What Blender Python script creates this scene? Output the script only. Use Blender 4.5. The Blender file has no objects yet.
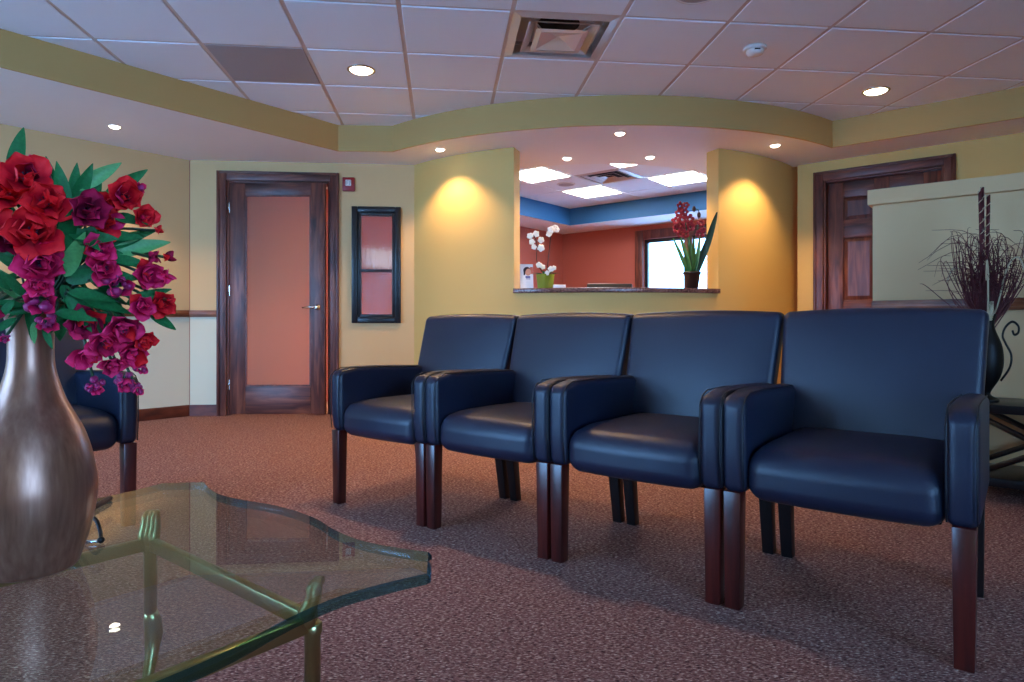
import bpy, bmesh, math, random
from math import sin, cos, pi, radians as R, sqrt, atan2
from mathutils import Vector, Matrix

sc = bpy.context.scene
C = sc.collection
rnd = random.Random(7)

# ------------------------------------------------------------------ camera, world, light, exposure
HC = 0.80; F = 655.0; HY = 326.0
cd = bpy.data.cameras.new('camera'); cam = bpy.data.objects.new('camera', cd); C.objects.link(cam)
cam.location = (0, 0, HC); cam.rotation_euler = (R(90), 0, 0)
cd.sensor_width = 36; cd.lens = 36*F/1024; cd.shift_y = -(341-HY)/1024; cd.clip_start = .02
sc.camera = cam
sc.view_settings.view_transform = 'Standard'; sc.view_settings.look = 'None'
sc.view_settings.gamma = 1; sc.view_settings.use_curve_mapping = False
sc.view_settings.exposure = 1.0
SKY = (0.24, 0.52, 1.0); SKY_STRENGTH = 11
LAMP = (1.0, 0.62, 0.30); HALOGEN = (1.0, 0.66, 0.34)
P_CEIL = 40; P_SOFFIT = 26; PANEL = 11.0
w = bpy.data.worlds.new('sky'); sc.world = w; w.use_nodes = True
w.node_tree.nodes['Background'].inputs[0].default_value = (*SKY, 1)
w.node_tree.nodes['Background'].inputs[1].default_value = SKY_STRENGTH
sc.cycles.max_bounces = 10; sc.cycles.transparent_max_bounces = 12

# building axes: e1 runs right and towards the camera, e2 right and away
TH = R(-39.0)
E1 = Vector((cos(TH), sin(TH), 0)); E2 = Vector((-sin(TH), cos(TH), 0))
def W(a, b, z=0.0): return E1*a + E2*b + Vector((0, 0, z))
def px(x, y, Y): return Vector(((x-512)/F*Y, Y, HC+(HY-y)/F*Y))
ZC = 2.49; ZS = 2.275        # lay-in ceiling, soffit underside
CX, CY = 0.82, 7.62          # centre of the curved reception wall
A0 = Vector((-2.86, 5.82)); A1 = Vector((-.888, 6.0))     # wall with the glazed door
DW = (A1-A0).normalized(); DN = Vector((DW.y, -DW.x))     # DN points to the lobby

def portal(name, a, b, z, sx, sz, rot):
    l = bpy.data.lights.new(name, 'AREA'); l.shape = 'RECTANGLE'; l.size = sx; l.size_y = sz
    l.cycles.is_portal = True
    o = bpy.data.objects.new(name, l); C.objects.link(o)
    o.location = W(a, b, z); o.rotation_euler = rot
    return o
BACK = -2.7; WL = -5.9; WR = 4.2
WINS = [(-5.1, -3.5), (-3.3, -1.7)]
RWIN = (-2.45, .35)
for a, b in WINS:   # daylight enters through these openings behind the camera
    portal('window_portal', (a+b)/2, BACK-.06, 1.325, b-a, 1.95, (R(90), 0, TH))
portal('window_portal', WR+.06, sum(RWIN)/2, 1.325, RWIN[1]-RWIN[0], 1.95, (R(90), 0, TH+pi/2))
portal('window_portal', -3.83, 8.62, 1.47, 1.24, 1.16, (R(90), 0, TH+pi))

# ------------------------------------------------------------------ materials
def lin(c):
    return tuple(((v/255)/12.92 if v/255 <= .04045 else ((v/255+.055)/1.055)**2.4) for v in c)
def mat(name, rgb, rough=.6, metal=0, bump=0, bscale=60, var=0, vscale=6, coat=0, emit=None, estr=0, spec=None, trans=0, stretch=None, sheen=0):
    m = bpy.data.materials.new(name); m.use_nodes = True
    nt = m.node_tree; p = nt.nodes['Principled BSDF']; N = nt.nodes.new; L = nt.links.new
    col = (*lin(rgb), 1)
    p.inputs['Base Color'].default_value = col
    p.inputs['Roughness'].default_value = rough; p.inputs['Metallic'].default_value = metal
    if coat: p.inputs['Coat Weight'].default_value = coat; p.inputs['Coat Roughness'].default_value = .15
    if spec is not None: p.inputs['Specular IOR Level'].default_value = spec
    if trans: p.inputs['Transmission Weight'].default_value = trans
    if sheen: p.inputs['Sheen Weight'].default_value = sheen
    if emit: p.inputs['Emission Color'].default_value = (*emit, 1); p.inputs['Emission Strength'].default_value = estr
    if bump or var:
        tc = N('ShaderNodeTexCoord'); mp = N('ShaderNodeMapping'); L(tc.outputs['Object'], mp.inputs[0])
        if stretch: mp.inputs['Scale'].default_value = stretch
    if var:
        n = N('ShaderNodeTexNoise'); n.inputs['Scale'].default_value = vscale; n.inputs['Detail'].default_value = 6
        L(mp.outputs[0], n.inputs['Vector'])
        mx = N('ShaderNodeMix'); mx.data_type = 'RGBA'
        mx.inputs[6].default_value = tuple(v*(1-var) for v in col[:3])+(1,); mx.inputs[7].default_value = tuple(min(1, v*(1+var)) for v in col[:3])+(1,)
        L(n.outputs[0], mx.inputs[0]); L(mx.outputs[2], p.inputs['Base Color'])
    if bump:
        n = N('ShaderNodeTexNoise'); n.inputs['Scale'].default_value = bscale; n.inputs['Detail'].default_value = 3
        L(mp.outputs[0], n.inputs['Vector'])
        b = N('ShaderNodeBump'); b.inputs['Strength'].default_value = bump; b.inputs['Distance'].default_value = .01
        L(n.outputs[0], b.inputs['Height']); L(b.outputs[0], p.inputs['Normal'])
    return m
def ramp_mat(name, stops, scale, stretch=(1, 1, 1), rough=.5, detail=5, bump=0, coat=0, distort=0, spec=None, second=None):
    m = bpy.data.materials.new(name); m.use_nodes = True
    nt = m.node_tree; p = nt.nodes['Principled BSDF']; N = nt.nodes.new; L = nt.links.new
    p.inputs['Roughness'].default_value = rough
    if coat: p.inputs['Coat Weight'].default_value = coat; p.inputs['Coat Roughness'].default_value = .2
    if spec is not None: p.inputs['Specular IOR Level'].default_value = spec
    tc = N('ShaderNodeTexCoord'); mp = N('ShaderNodeMapping'); mp.inputs['Scale'].default_value = stretch
    L(tc.outputs['Object'], mp.inputs[0])
    n = N('ShaderNodeTexNoise'); n.inputs['Scale'].default_value = scale; n.inputs['Detail'].default_value = detail
    n.inputs['Distortion'].default_value = distort
    L(mp.outputs[0], n.inputs['Vector'])
    r = N('ShaderNodeValToRGB'); els = r.color_ramp.elements
    while len(els) < len(stops): els.new(.5)
    for e, (pos, c) in zip(els, stops): e.position = pos; e.color = (*lin(c), 1)
    L(n.outputs[0], r.inputs[0]); L(r.outputs[0], p.inputs['Base Color'])
    if bump:
        b = N('ShaderNodeBump'); b.inputs['Strength'].default_value = bump; b.inputs['Distance'].default_value = .01
        L(n.outputs[0], b.inputs['Height']); L(b.outputs[0], p.inputs['Normal'])
    return m
def carpet_mat():
    m = bpy.data.materials.new('carpet_loop'); m.use_nodes = True
    nt = m.node_tree; p = nt.nodes['Principled BSDF']; N = nt.nodes.new; L = nt.links.new
    p.inputs['Roughness'].default_value = .95; p.inputs['Specular IOR Level'].default_value = .1
    tc = N('ShaderNodeTexCoord')
    mp = N('ShaderNodeMapping'); mp.inputs['Rotation'].default_value = (0, 0, R(12)); mp.inputs['Scale'].default_value = (95, 210, 1)
    L(tc.outputs['Object'], mp.inputs[0])
    n = N('ShaderNodeTexNoise'); n.inputs['Scale'].default_value = 1; n.inputs['Detail'].default_value = 2; n.inputs['Distortion'].default_value = .6
    L(mp.outputs[0], n.inputs['Vector'])
    r = N('ShaderNodeValToRGB'); els = r.color_ramp.elements
    els.new(.5); els.new(.5)
    for e, (pos, c) in zip(els, [(.30, (64, 36, 37)), (.45, (124, 80, 73)), (.56, (148, 103, 92)), (.72, (218, 184, 164))]): e.position = pos; e.color = (*lin(c), 1)
    L(n.outputs[0], r.inputs[0])
    n2 = N('ShaderNodeTexNoise'); n2.inputs['Scale'].default_value = 45; n2.inputs['Detail'].default_value = 3
    L(tc.outputs['Object'], n2.inputs['Vector'])
    mx = N('ShaderNodeMix'); mx.data_type = 'RGBA'; mx.blend_type = 'OVERLAY'; mx.inputs[0].default_value = .35
    L(r.outputs[0], mx.inputs[6]); L(n2.outputs[0], mx.inputs[7]); L(mx.outputs[2], p.inputs['Base Color'])
    b = N('ShaderNodeBump'); b.inputs['Strength'].default_value = .6; b.inputs['Distance'].default_value = .008
    L(n.outputs[0], b.inputs['Height']); L(b.outputs[0], p.inputs['Normal'])
    return m
def thin_glass(name, tint, ior=1.5, rough=0.0):
    m = bpy.data.materials.new(name); m.use_nodes = True
    nt = m.node_tree; nt.nodes.remove(nt.nodes['Principled BSDF']); N = nt.nodes.new; L = nt.links.new
    t = N('ShaderNodeBsdfTransparent'); t.inputs[0].default_value = (*tint, 1)
    g = N('ShaderNodeBsdfGlossy'); g.inputs['Roughness'].default_value = rough
    fr = N('ShaderNodeFresnel'); ge = N('ShaderNodeNewGeometry'); mi = N('ShaderNodeMath'); mi.operation = 'MULTIPLY_ADD'
    mi.inputs[1].default_value = 1/ior-ior; mi.inputs[2].default_value = ior
    L(ge.outputs['Backfacing'], mi.inputs[0]); L(mi.outputs[0], fr.inputs[0])
    mx = N('ShaderNodeMixShader'); L(fr.outputs[0], mx.inputs[0]); L(t.outputs[0], mx.inputs[1]); L(g.outputs[0], mx.inputs[2])
    L(mx.outputs[0], nt.nodes['Material Output'].inputs[0])
    return m
M = {}
M['carpet'] = carpet_mat()
M['ochre'] = mat('ochre_paint', (216, 178, 124), .75, bump=.05, bscale=180)
M['cream'] = mat('cream_paint', (222, 212, 180), .75, bump=.05, bscale=180)
M['gold'] = mat('gold_paint', (220, 182, 106), .7, bump=.05, bscale=180)
M['sage'] = mat('sage_paint', (214, 176, 128), .75, bump=.06, bscale=160)
M['fascia'] = mat('fascia_paint', (192, 154, 92), .8)
M['white'] = mat('white_ceiling_paint', (236, 236, 236), .85)
M['tile'] = mat('ceiling_tile', (234, 240, 246), .9, bump=.12, bscale=220)
M['bar'] = mat('grid_bar', (206, 192, 184), .6)
M['red'] = mat('terracotta_red_paint', (176, 94, 80), .75)
M['blue'] = mat('blue_paint', (40, 104, 156), .6)
M['wood'] = ramp_mat('cherry_stain', [(.3, (54, 20, 15)), (.5, (98, 48, 35)), (.7, (136, 76, 52))], 3.5, (6, 6, .7), .45, bump=.04, coat=.08, distort=.8)
M['woodh'] = ramp_mat('cherry_stain_across', [(.3, (54, 20, 15)), (.5, (98, 48, 35)), (.7, (136, 76, 52))], 3.5, (.7, 6, 6), .45, bump=.04, coat=.08, distort=.8)
M['rail'] = ramp_mat('warm_stain', [(.3, (96, 48, 26)), (.5, (132, 74, 44)), (.7, (160, 98, 60))], 3, (2, 2, 6), .4, bump=.03)
M['basewood'] = ramp_mat('red_stain', [(.3, (70, 28, 20)), (.5, (104, 48, 32)), (.7, (128, 66, 44))], 3, (2, 2, 6), .45)
M['mahog'] = ramp_mat('mahogany', [(.3, (40, 10, 8)), (.6, (78, 20, 15)), (.8, (94, 30, 20))], 4, (8, 8, .8), .3, coat=.4, distort=.5)
M['darkleg'] = mat('dark_leg', (16, 10, 11), .4)
M['leather'] = mat('navy_leather', (21, 28, 48), .40, bump=.10, bscale=420, spec=.55)
M['seam'] = mat('seam_thread', (13, 15, 22), .5)
M['brass'] = mat('antique_brass', (172, 160, 112), .28, 1)
M['chrome'] = mat('brushed_steel', (205, 202, 196), .25, 1)
M['black'] = mat('black_lacquer', (14, 16, 20), .35)
M['iron'] = mat('dark_iron', (26, 20, 18), .45, .5)
M['plastic'] = mat('white_plastic', (222, 220, 216), .5)
M['metalwhite'] = mat('enamelled_metal', (196, 184, 176), .35, .1)
M['metalgloss'] = mat('glossy_enamel', (206, 204, 206), .22, .35)
M['dark'] = mat('duct_dark', (8, 8, 10), .8)
M['greypanel'] = mat('grey_return_panel', (166, 160, 160), .6, bump=.15, bscale=300)
M['redplastic'] = mat('red_plastic', (150, 24, 28), .4)
M['vase'] = ramp_mat('pewter_glaze', [(.25, (136, 90, 70)), (.55, (160, 110, 88)), (.8, (178, 128, 104))], 9, (14, 14, .7), .34, coat=.15)
M['vase'].node_tree.nodes['Principled BSDF'].inputs['Metallic'].default_value = .65
M['lens'] = mat('lamp_lens', (255, 240, 220), .4, emit=(1, .86, .64), estr=9)
M['lens_s'] = mat('halogen_lens', (255, 240, 220), .4, emit=(1, .9, .74), estr=10)
M['panel'] = mat('fluorescent_diffuser', (250, 250, 250), .5, emit=(1, .97, .94), estr=PANEL)
def petal_mat(name, base, mid, tip):
    m = bpy.data.materials.new(name); m.use_nodes = True
    nt = m.node_tree; p = nt.nodes['Principled BSDF']; N = nt.nodes.new; L = nt.links.new
    p.inputs['Roughness'].default_value = .6; p.inputs['Specular IOR Level'].default_value = .15
    tc = N('ShaderNodeTexCoord'); sp = N('ShaderNodeSeparateXYZ'); L(tc.outputs['Object'], sp.inputs[0])
    n = N('ShaderNodeTexNoise'); n.inputs['Scale'].default_value = 3; L(tc.outputs['Object'], n.inputs['Vector'])
    a = N('ShaderNodeMath'); a.operation = 'MULTIPLY_ADD'; a.inputs[1].default_value = .5; L(n.outputs[0], a.inputs[0]); L(sp.outputs['Y'], a.inputs[2])
    r = N('ShaderNodeValToRGB'); els = r.color_ramp.elements; els.new(.5)
    for e, (pos, c) in zip(els, [(.3, base), (.75, mid), (1.25 if False else 1.0, tip)]): e.position = pos; e.color = (*lin(c), 1)
    L(a.outputs[0], r.inputs[0]); L(r.outputs[0], p.inputs['Base Color'])
    return m
M['petal'] = petal_mat('red_silk', (96, 6, 26), (214, 14, 36), (255, 44, 52))
M['petal_pink'] = petal_mat('fuchsia_silk', (88, 8, 44), (206, 16, 70), (250, 52, 110))
M['petal_dark'] = petal_mat('burgundy_silk', (50, 6, 26), (128, 14, 46), (196, 30, 76))
M['bud'] = mat('plum_bud', (168, 34, 96), .55, var=.4, vscale=30)
M['stamen'] = mat('stamen', (52, 40, 60), .6)
M['leaf'] = mat('silk_leaf', (34, 112, 58), .55, spec=.25, var=.5, vscale=14)
M['leaf_pale'] = mat('pale_silk_leaf', (96, 164, 92), .5, var=.4, vscale=14)
M['stem'] = mat('green_stem', (40, 74, 40), .6)
M['moss'] = mat('dried_moss', (112, 100, 60), .9, var=.4, vscale=40)
M['granite'] = ramp_mat('brown_granite', [(.35, (46, 30, 30)), (.5, (120, 84, 76)), (.65, (156, 120, 106))], 110, rough=.15, detail=8)
M['wpetal'] = mat('white_petal', (244, 240, 230), .6)
M['potgreen'] = mat('lime_glaze', (122, 142, 52), .25)
M['potblack'] = mat('black_pot', (24, 18, 20), .35)
M['strap'] = mat('strap_leaf', (96, 140, 66), .45, var=.4, vscale=20)
M['strapd'] = mat('dark_strap_leaf', (34, 62, 36), .45)
M['orchid'] = mat('crimson_orchid', (150, 24, 42), .55, var=.3, vscale=40)
M['brown'] = mat('brown_stem', (70, 44, 34), .7)
M['grass'] = mat('burgundy_grass', (96, 34, 36), .7, var=.5, vscale=30)
M['straw'] = mat('straw', (182, 160, 126), .8)
M['screen'] = mat('monitor_shell', (30, 32, 38), .4)
M['paper'] = mat('paper', (236, 236, 238), .8)
M['print_skin'] = mat('print_skin', (206, 150, 128), .8)
M['print_hair'] = mat('print_hair', (60, 40, 48), .8)
M['print_blue'] = mat('print_blue', (96, 104, 160), .8)
M['print_coral'] = mat('print_coral', (210, 110, 90), .8)
M['glass'] = thin_glass('table_glass', (.86, .93, .87), 1.5)
M['glassedge'] = thin_glass('glass_edge', (.15, .42, .56), 1.5)
M['pane'] = thin_glass('window_glass', (.95, .97, .97))
M['frost'] = mat('frosted_glass', (240, 212, 186), .6, trans=.9)
M['frost'].node_tree.nodes['Principled BSDF'].inputs['IOR'].default_value = 1.25
M['rain'] = mat('rain_glass', (226, 230, 238), .16, trans=1.0, bump=.35, bscale=60, stretch=(1, 1, .12))
M['ground'] = mat('pale_paving', (226, 228, 230), .9)

# ------------------------------------------------------------------ mesh helpers
class MB:
    def __init__(s): s.v = []; s.f = []; s.m = []; s.sm = []
    def add(s, vs, fs, mi=0, smooth=False):
        o = len(s.v); s.v += [tuple(v) for v in vs]
        for f in fs: s.f.append([i+o for i in f]); s.m.append(mi); s.sm.append(smooth)
        return s
    def box(s, x0, x1, y0, y1, z0, z1, mi=0, fn=None):
        vs = [(x, y, z) for z in (z0, z1) for y in (y0, y1) for x in (x0, x1)]
        if fn: vs = [fn(*v) for v in vs]
        return s.add(vs, [(0, 2, 3, 1), (4, 5, 7, 6), (0, 1, 5, 4), (1, 3, 7, 5), (3, 2, 6, 7), (2, 0, 4, 6)], mi)
    def tube(s, pts, r, n=8, mi=0, cap=True):
        pts = [Vector(p) for p in pts]; k = len(pts)
        rs = r if isinstance(r, (list, tuple)) else [r]*k
        tg = [(pts[min(i+1, k-1)]-pts[max(i-1, 0)]).normalized() for i in range(k)]
        up = Vector((0, 0, 1)) if abs(tg[0].z) < .9 else Vector((1, 0, 0))
        u = tg[0].cross(up).normalized(); vs = []
        for i in range(k):
            u = (u-tg[i]*u.dot(tg[i])).normalized(); b = tg[i].cross(u)
            for j in range(n):
                a = 2*pi*j/n; vs.append(pts[i]+(u*cos(a)+b*sin(a))*rs[i])
        fs = [(i*n+j, i*n+(j+1) % n, (i+1)*n+(j+1) % n, (i+1)*n+j) for i in range(k-1) for j in range(n)]
        s.add(vs, fs, mi, True)
        if cap:
            o = len(s.v)-len(vs)
            s.f.append([o+j for j in range(n)][::-1]); s.m.append(mi); s.sm.append(False)
            s.f.append([o+(k-1)*n+j for j in range(n)]); s.m.append(mi); s.sm.append(False)
        return s
    def lathe(s, prof, n=24, mi=0, c=(0, 0, 0), smooth=True, cap=True):
        vs = [(c[0]+r*cos(2*pi*j/n), c[1]+r*sin(2*pi*j/n), c[2]+z) for r, z in prof for j in range(n)]
        fs = [(i*n+j, i*n+(j+1) % n, (i+1)*n+(j+1) % n, (i+1)*n+j) for i in range(len(prof)-1) for j in range(n)]
        s.add(vs, fs, mi, smooth)
        if cap:
            o = len(s.v)-len(vs); k = len(prof)
            for ring in ([o+j for j in range(n)][::-1], [o+(k-1)*n+j for j in range(n)]):
                s.f.append(ring); s.m.append(mi); s.sm.append(False)
        return s
    def ball(s, c, r, n=10, mi=0, sc=(1, 1, 1)):
        k = max(4, n//2); vs = [(c[0], c[1], c[2]-r*sc[2])]
        for i in range(1, k):
            t = pi*i/k
            for j in range(n):
                a = 2*pi*j/n; vs.append((c[0]+r*sc[0]*sin(t)*cos(a), c[1]+r*sc[1]*sin(t)*sin(a), c[2]-r*sc[2]*cos(t)))
        vs.append((c[0], c[1], c[2]+r*sc[2])); T = len(vs)-1
        fs = [(0, 1+(j+1) % n, 1+j) for j in range(n)]
        for i in range(k-2):
            for j in range(n): fs.append((1+i*n+j, 1+i*n+(j+1) % n, 1+(i+1)*n+(j+1) % n, 1+(i+1)*n+j))
        fs += [(T, 1+(k-2)*n+j, 1+(k-2)*n+(j+1) % n) for j in range(n)]
        return s.add(vs, fs, mi, True)
    def soft(s, size, r, c=(0, 0, 0), seg=4, mid=6, fn=None, mi=0):
        h = [v/2 for v in size]
        def coords(hh):
            rr = min(r, hh*.98)
            out = [-hh+rr*(1-cos(pi/2*0))] ; out = []
            for i in range(seg+1): out.append(-hh+rr*i/seg)
            for i in range(1, mid): out.append(-(hh-rr)+2*(hh-rr)*i/mid)
            for i in range(seg+1): out.append(hh-rr+rr*i/seg)
            return out
        co = [coords(v) for v in h]; idx = {}; vs = []; fs = []
        def vert(p):
            key = tuple(round(q, 6) for q in p)
            if key not in idx:
                inn = Vector([max(-(h[k]-min(r, h[k]*.98)), min(h[k]-min(r, h[k]*.98), p[k])) for k in range(3)])
                d = Vector(p)-inn
                q = inn+d.normalized()*min(r, min(h)*.98) if d.length > 1e-9 else Vector(p)
                q = q+Vector(c)
                idx[key] = len(vs); vs.append(fn(q) if fn else q)
            return idx[key]
        for ax in range(3):
            a, b = (ax+1) % 3, (ax+2) % 3
            for sg in (-1, 1):
                for i in range(len(co[a])-1):
                    for j in range(len(co[b])-1):
                        q = []
                        for (ii, jj) in ((i, j), (i+1, j), (i+1, j+1), (i, j+1)):
                            p = [0, 0, 0]; p[ax] = sg*h[ax]; p[a] = co[a][ii]; p[b] = co[b][jj]; q.append(vert(p))
                        fs.append(q if sg > 0 else q[::-1])
        return s.add(vs, fs, mi, True)
    def prism(s, poly, z0, z1, mi=0, smi=None, cap0=True, cap1=True):
        n = len(poly); vs = [(p[0], p[1], z0) for p in poly]+[(p[0], p[1], z1) for p in poly]
        o = len(s.v); s.v += vs
        for i in range(n):
            s.f.append([o+i, o+(i+1) % n, o+n+(i+1) % n, o+n+i]); s.m.append(mi if smi is None else smi); s.sm.append(False)
        if cap0: s.f.append([o+i for i in range(n)][::-1]); s.m.append(mi); s.sm.append(False)
        if cap1: s.f.append([o+n+i for i in range(n)]); s.m.append(mi); s.sm.append(False)
        return s
    def mesh(s, name, mats, bevel=0, tri=False, bseg=2):
        me = bpy.data.meshes.new(name); me.from_pydata(s.v, [], s.f)
        for m in (mats if isinstance(mats, (list, tuple)) else [mats]): me.materials.append(m)
        for p, mi, sm in zip(me.polygons, s.m, s.sm): p.material_index = mi; p.use_smooth = sm
        bm = bmesh.new(); bm.from_mesh(me)
        bmesh.ops.recalc_face_normals(bm, faces=bm.faces)
        if tri: bmesh.ops.triangulate(bm, faces=[f for f in bm.faces if len(f.verts) > 4])
        if bevel:
            bmesh.ops.bevel(bm, geom=[e for e in bm.edges if len(e.link_faces) == 2 and e.calc_face_angle(0) > .6], offset=bevel, segments=bseg, affect='EDGES', profile=.5)
            if bseg > 1:
                for f in bm.faces: f.smooth = True
        bm.to_mesh(me); bm.free()
        if bevel and bseg > 1:
            try: me.set_sharp_from_angle(angle=R(35))
            except Exception: pass
        return me
    def obj(s, name, mats, parent=None, bevel=0, tri=False, bseg=2):
        return link(name, s.mesh(name, mats, bevel, tri, bseg), parent)
def link(name, me, parent=None, loc=None, rot=None):
    o = bpy.data.objects.new(name, me); C.objects.link(o)
    if parent: o.parent = parent
    if loc is not None: o.location = loc
    if rot is not None: o.rotation_euler = rot
    return o
def tag(o, label=None, cat=None, group=None, kind=None):
    if label: o['label'] = label
    if cat: o['category'] = cat
    if group: o['group'] = group
    if kind: o['kind'] = kind
    return o
def thing(name, label, cat, loc=(0, 0, 0), rz=0, group=None):
    o = bpy.data.objects.new(name, None); C.objects.link(o); o.location = loc; o.rotation_euler = (0, 0, rz)
    o.empty_display_size = .1
    return tag(o, label, cat, group)
def struct(o, label=None): return tag(o, label, None, None, 'structure')
def frame(origin, dx):   # local (x along wall, y outward to the room, z up) -> world
    d = Vector((dx[0], dx[1], 0)).normalized()
    return atan2(d.y, d.x), Vector((origin[0], origin[1], 0))
def wall_boxes(mb, L, z0, z1, y0, y1, openings, mi=0):
    xs = sorted({0, L, *[v for o in openings for v in o[:2]]}); zs = sorted({z0, z1, *[v for o in openings for v in o[2:]]})
    for i in range(len(xs)-1):
        for j in range(len(zs)-1):
            cx, cz = (xs[i]+xs[i+1])/2, (zs[j]+zs[j+1])/2
            if not any(o[0] < cx < o[1] and o[2] < cz < o[3] for o in openings):
                mb.box(xs[i], xs[i+1], y0, y1, zs[j], zs[j+1], mi)
    return mb
def arc(r, a0, a1, n): return [(CX+r*cos(R(a0+(a1-a0)*i/n)), CY+r*sin(R(a0+(a1-a0)*i/n))) for i in range(n+1)]
def arc_prism(mb, r0, r1, a0, a1, z0, z1, n, mi=0):
    po, pi_ = arc(r1, a0, a1, n), arc(r0, a0, a1, n)
    vs = []
    for i in range(n+1): vs += [(*pi_[i], z0), (*po[i], z0), (*po[i], z1), (*pi_[i], z1)]
    fs = []
    for i in range(n):
        a, b = i*4, i*4+4
        for k in range(4): fs.append((a+k, a+(k+1) % 4, b+(k+1) % 4, b+k))
    mb.add(vs, fs, mi, False); o = len(mb.v)-len(vs)
    for q in ([o, o+1, o+2, o+3], [o+n*4+k for k in (3, 2, 1, 0)]): mb.f.append(q); mb.m.append(mi); mb.sm.append(False)
    return mb
def smooth_all(o, ang=30):
    for p in o.data.polygons: p.use_smooth = True
    try: o.data.set_sharp_from_angle(angle=R(ang))
    except Exception: pass
    return o

# ------------------------------------------------------------------ the setting
floor = MB().prism([W(WL-.2, BACK-.3)[:2], W(WR+.2, BACK-.3)[:2], W(WR+.2, 8.8)[:2], W(WL-.2, 8.8)[:2]], -.1, 0).obj('floor', M['carpet'])
struct(floor, 'purplish brown loop pile carpet')
ground = MB().prism([W(-60, -60)[:2], W(60, -60)[:2], W(60, 60)[:2], W(-60, 60)[:2]], -.4, -.3).obj('ground', M['ground']); struct(ground)

# left outer wall: ochre above the rail, cream below; terracotta where it bounds the office
e2c = A0.dot(Vector(E2[:2]))
rzl = TH+pi/2
def along_left(mb, name, m, b0, b1, z0, z1, off=0):
    mb = MB().box(WL-.15, WL+off, b0, b1, z0, z1); o = mb.obj(name, m); o.rotation_euler = (0, 0, TH); return o
struct(along_left(None, 'wall_left', M['ochre'], BACK, e2c, .905, 2.6), 'ochre painted wall above the wooden rail')
struct(along_left(None, 'wall_left_lower', M['cream'], BACK, e2c, 0, .905), 'cream painted wall below the wooden rail')
struct(along_left(None, 'wall_office_left', M['red'], e2c, 8.7, 0, 2.6), 'terracotta red office side wall')
o = MB().box(WL, WL+.022, BACK, e2c, .88, .94).box(WL, WL+.030, BACK, e2c, .897, .923).obj('trim_1', M['rail'], bevel=.004); o.rotation_euler = (0, 0, TH); struct(o, 'wooden chair rail on the left wall')
o = MB().box(WL, WL+.016, BACK, e2c, 0, .10).obj('baseboard_left', M['basewood'], bevel=.004); o.rotation_euler = (0, 0, TH); struct(o)

# wall with the glazed door and the obscured glass light
DL = (A1-A0).length; DX0, DX1, DZ = .3168, 1.217, 2.10
PX0, PX1, PZ0, PZ1 = 1.4126, 1.8526, .827, 1.885
rzd = atan2(DW.y, DW.x)
mb = wall_boxes(MB(), DL+.1, 0, 2.6, 0, .12, [(DX0, DX1, 0, DZ), (PX0+.05, PX1-.05, PZ0+.05, PZ1-.05)])
wd = mb.obj('wall_front', M['ochre']); wd.location = (*A0, 0); wd.rotation_euler = (0, 0, rzd); struct(wd, 'ochre wall holding the glazed door')
lo = MB().box(0, DX0-.08, -.003, 0, .1, .9).obj('wall_front_lower', M['cream']); lo.location = (*A0, 0); lo.rotation_euler = (0, 0, rzd); struct(lo)
tr = MB().box(0, DX0-.078, -.022, 0, .88, .94).box(0, DX0-.078, -.03, 0, .897, .923).obj('trim_2', M['rail'], bevel=.004); tr.location = (*A0, 0); tr.rotation_euler = (0, 0, rzd); struct(tr, 'short wooden chair rail beside the glazed door')
tr = MB().box(0, DX0-.078, -.016, 0, 0, .10).box(DX1+.078, DL, -.016, 0, 0, .10).obj('baseboard_front', M['basewood']); tr.location = (*A0, 0); tr.rotation_euler = (0, 0, rzd); struct(tr)

def casing(name, parent, x0, x1, zt, wd_=.082, depth=.12):
    mb = MB()
    for (a, b) in ((x0-wd_, x0), (x1, x1+wd_)): mb.box(a, b, -.022, 0, 0, zt+wd_)
    for (a, b) in ((x0-wd_, x0-wd_+.022), (x1+wd_-.022, x1+wd_)): mb.box(a, b, -.034, -.02, 0, zt+wd_)
    mb.box(x0, x0+.018, -.005, depth, 0, zt); mb.box(x1-.018, x1, -.005, depth, 0, zt)
    mb.obj('door_jamb', M['wood'], parent, bevel=.004)
    mb = MB().box(x0, x1, -.022, 0, zt, zt+wd_).box(x0-.06, x1+.06, -.034, -.02, zt+wd_-.022, zt+wd_).box(x0+.018, x1-.018, -.005, depth, zt-.018, zt)
    mb.obj('door_head', M['woodh'], parent, bevel=.004)
# door_1: glazed, ajar towards the lobby
d1 = bpy.data.objects.new('door_1', None); C.objects.link(d1); d1.location = (*A0, 0); d1.rotation_euler = (0, 0, rzd); struct(d1, 'cherry wood door with a frosted glass pane, ajar')
casing('', d1, DX0, DX1, DZ)
sw = .855; hx = DX0+.02
leaf = bpy.data.objects.new('door_leaf', None); C.objects.link(leaf); leaf.parent = d1; leaf.location = (hx, .0, .012); leaf.rotation_euler = (0, 0, R(-5.5))
g0, g1, gz0, gz1, lt = .14, sw-.128, .25, 1.958, .042
MB().box(0, g0, 0, lt, 0, 2.064).obj('stile', M['wood'], leaf, bevel=.004)
MB().box(g1, sw, 0, lt, 0, 2.064).obj('stile', M['wood'], leaf, bevel=.004)
MB().box(g0, g1, 0, lt, 0, gz0).obj('rail', M['woodh'], leaf, bevel=.004)
MB().box(g0, g1, 0, lt, gz1, 2.064).obj('rail', M['woodh'], leaf, bevel=.004)
MB().box(g0-.005, g1+.005, .017, .025, gz0-.005, gz1+.005).obj('pane', M['frost'], leaf)
mb = MB()
for a, b, c, d in ((g0, g0+.012, gz0, gz1), (g1-.012, g1, gz0, gz1), (g0, g1, gz0, gz0+.012), (g0, g1, gz1-.012, gz1)): mb.box(a, b, .006, .017, c, d)
mb.obj('glazing_bead', M['wood'], leaf)
mb = MB().lathe([(.027, 0), (.027, .008), (.012, .012), (.010, .05)], 20)
mb.v = [(x+sw-.07, -z, y+.955) for x, y, z in mb.v]
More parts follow.
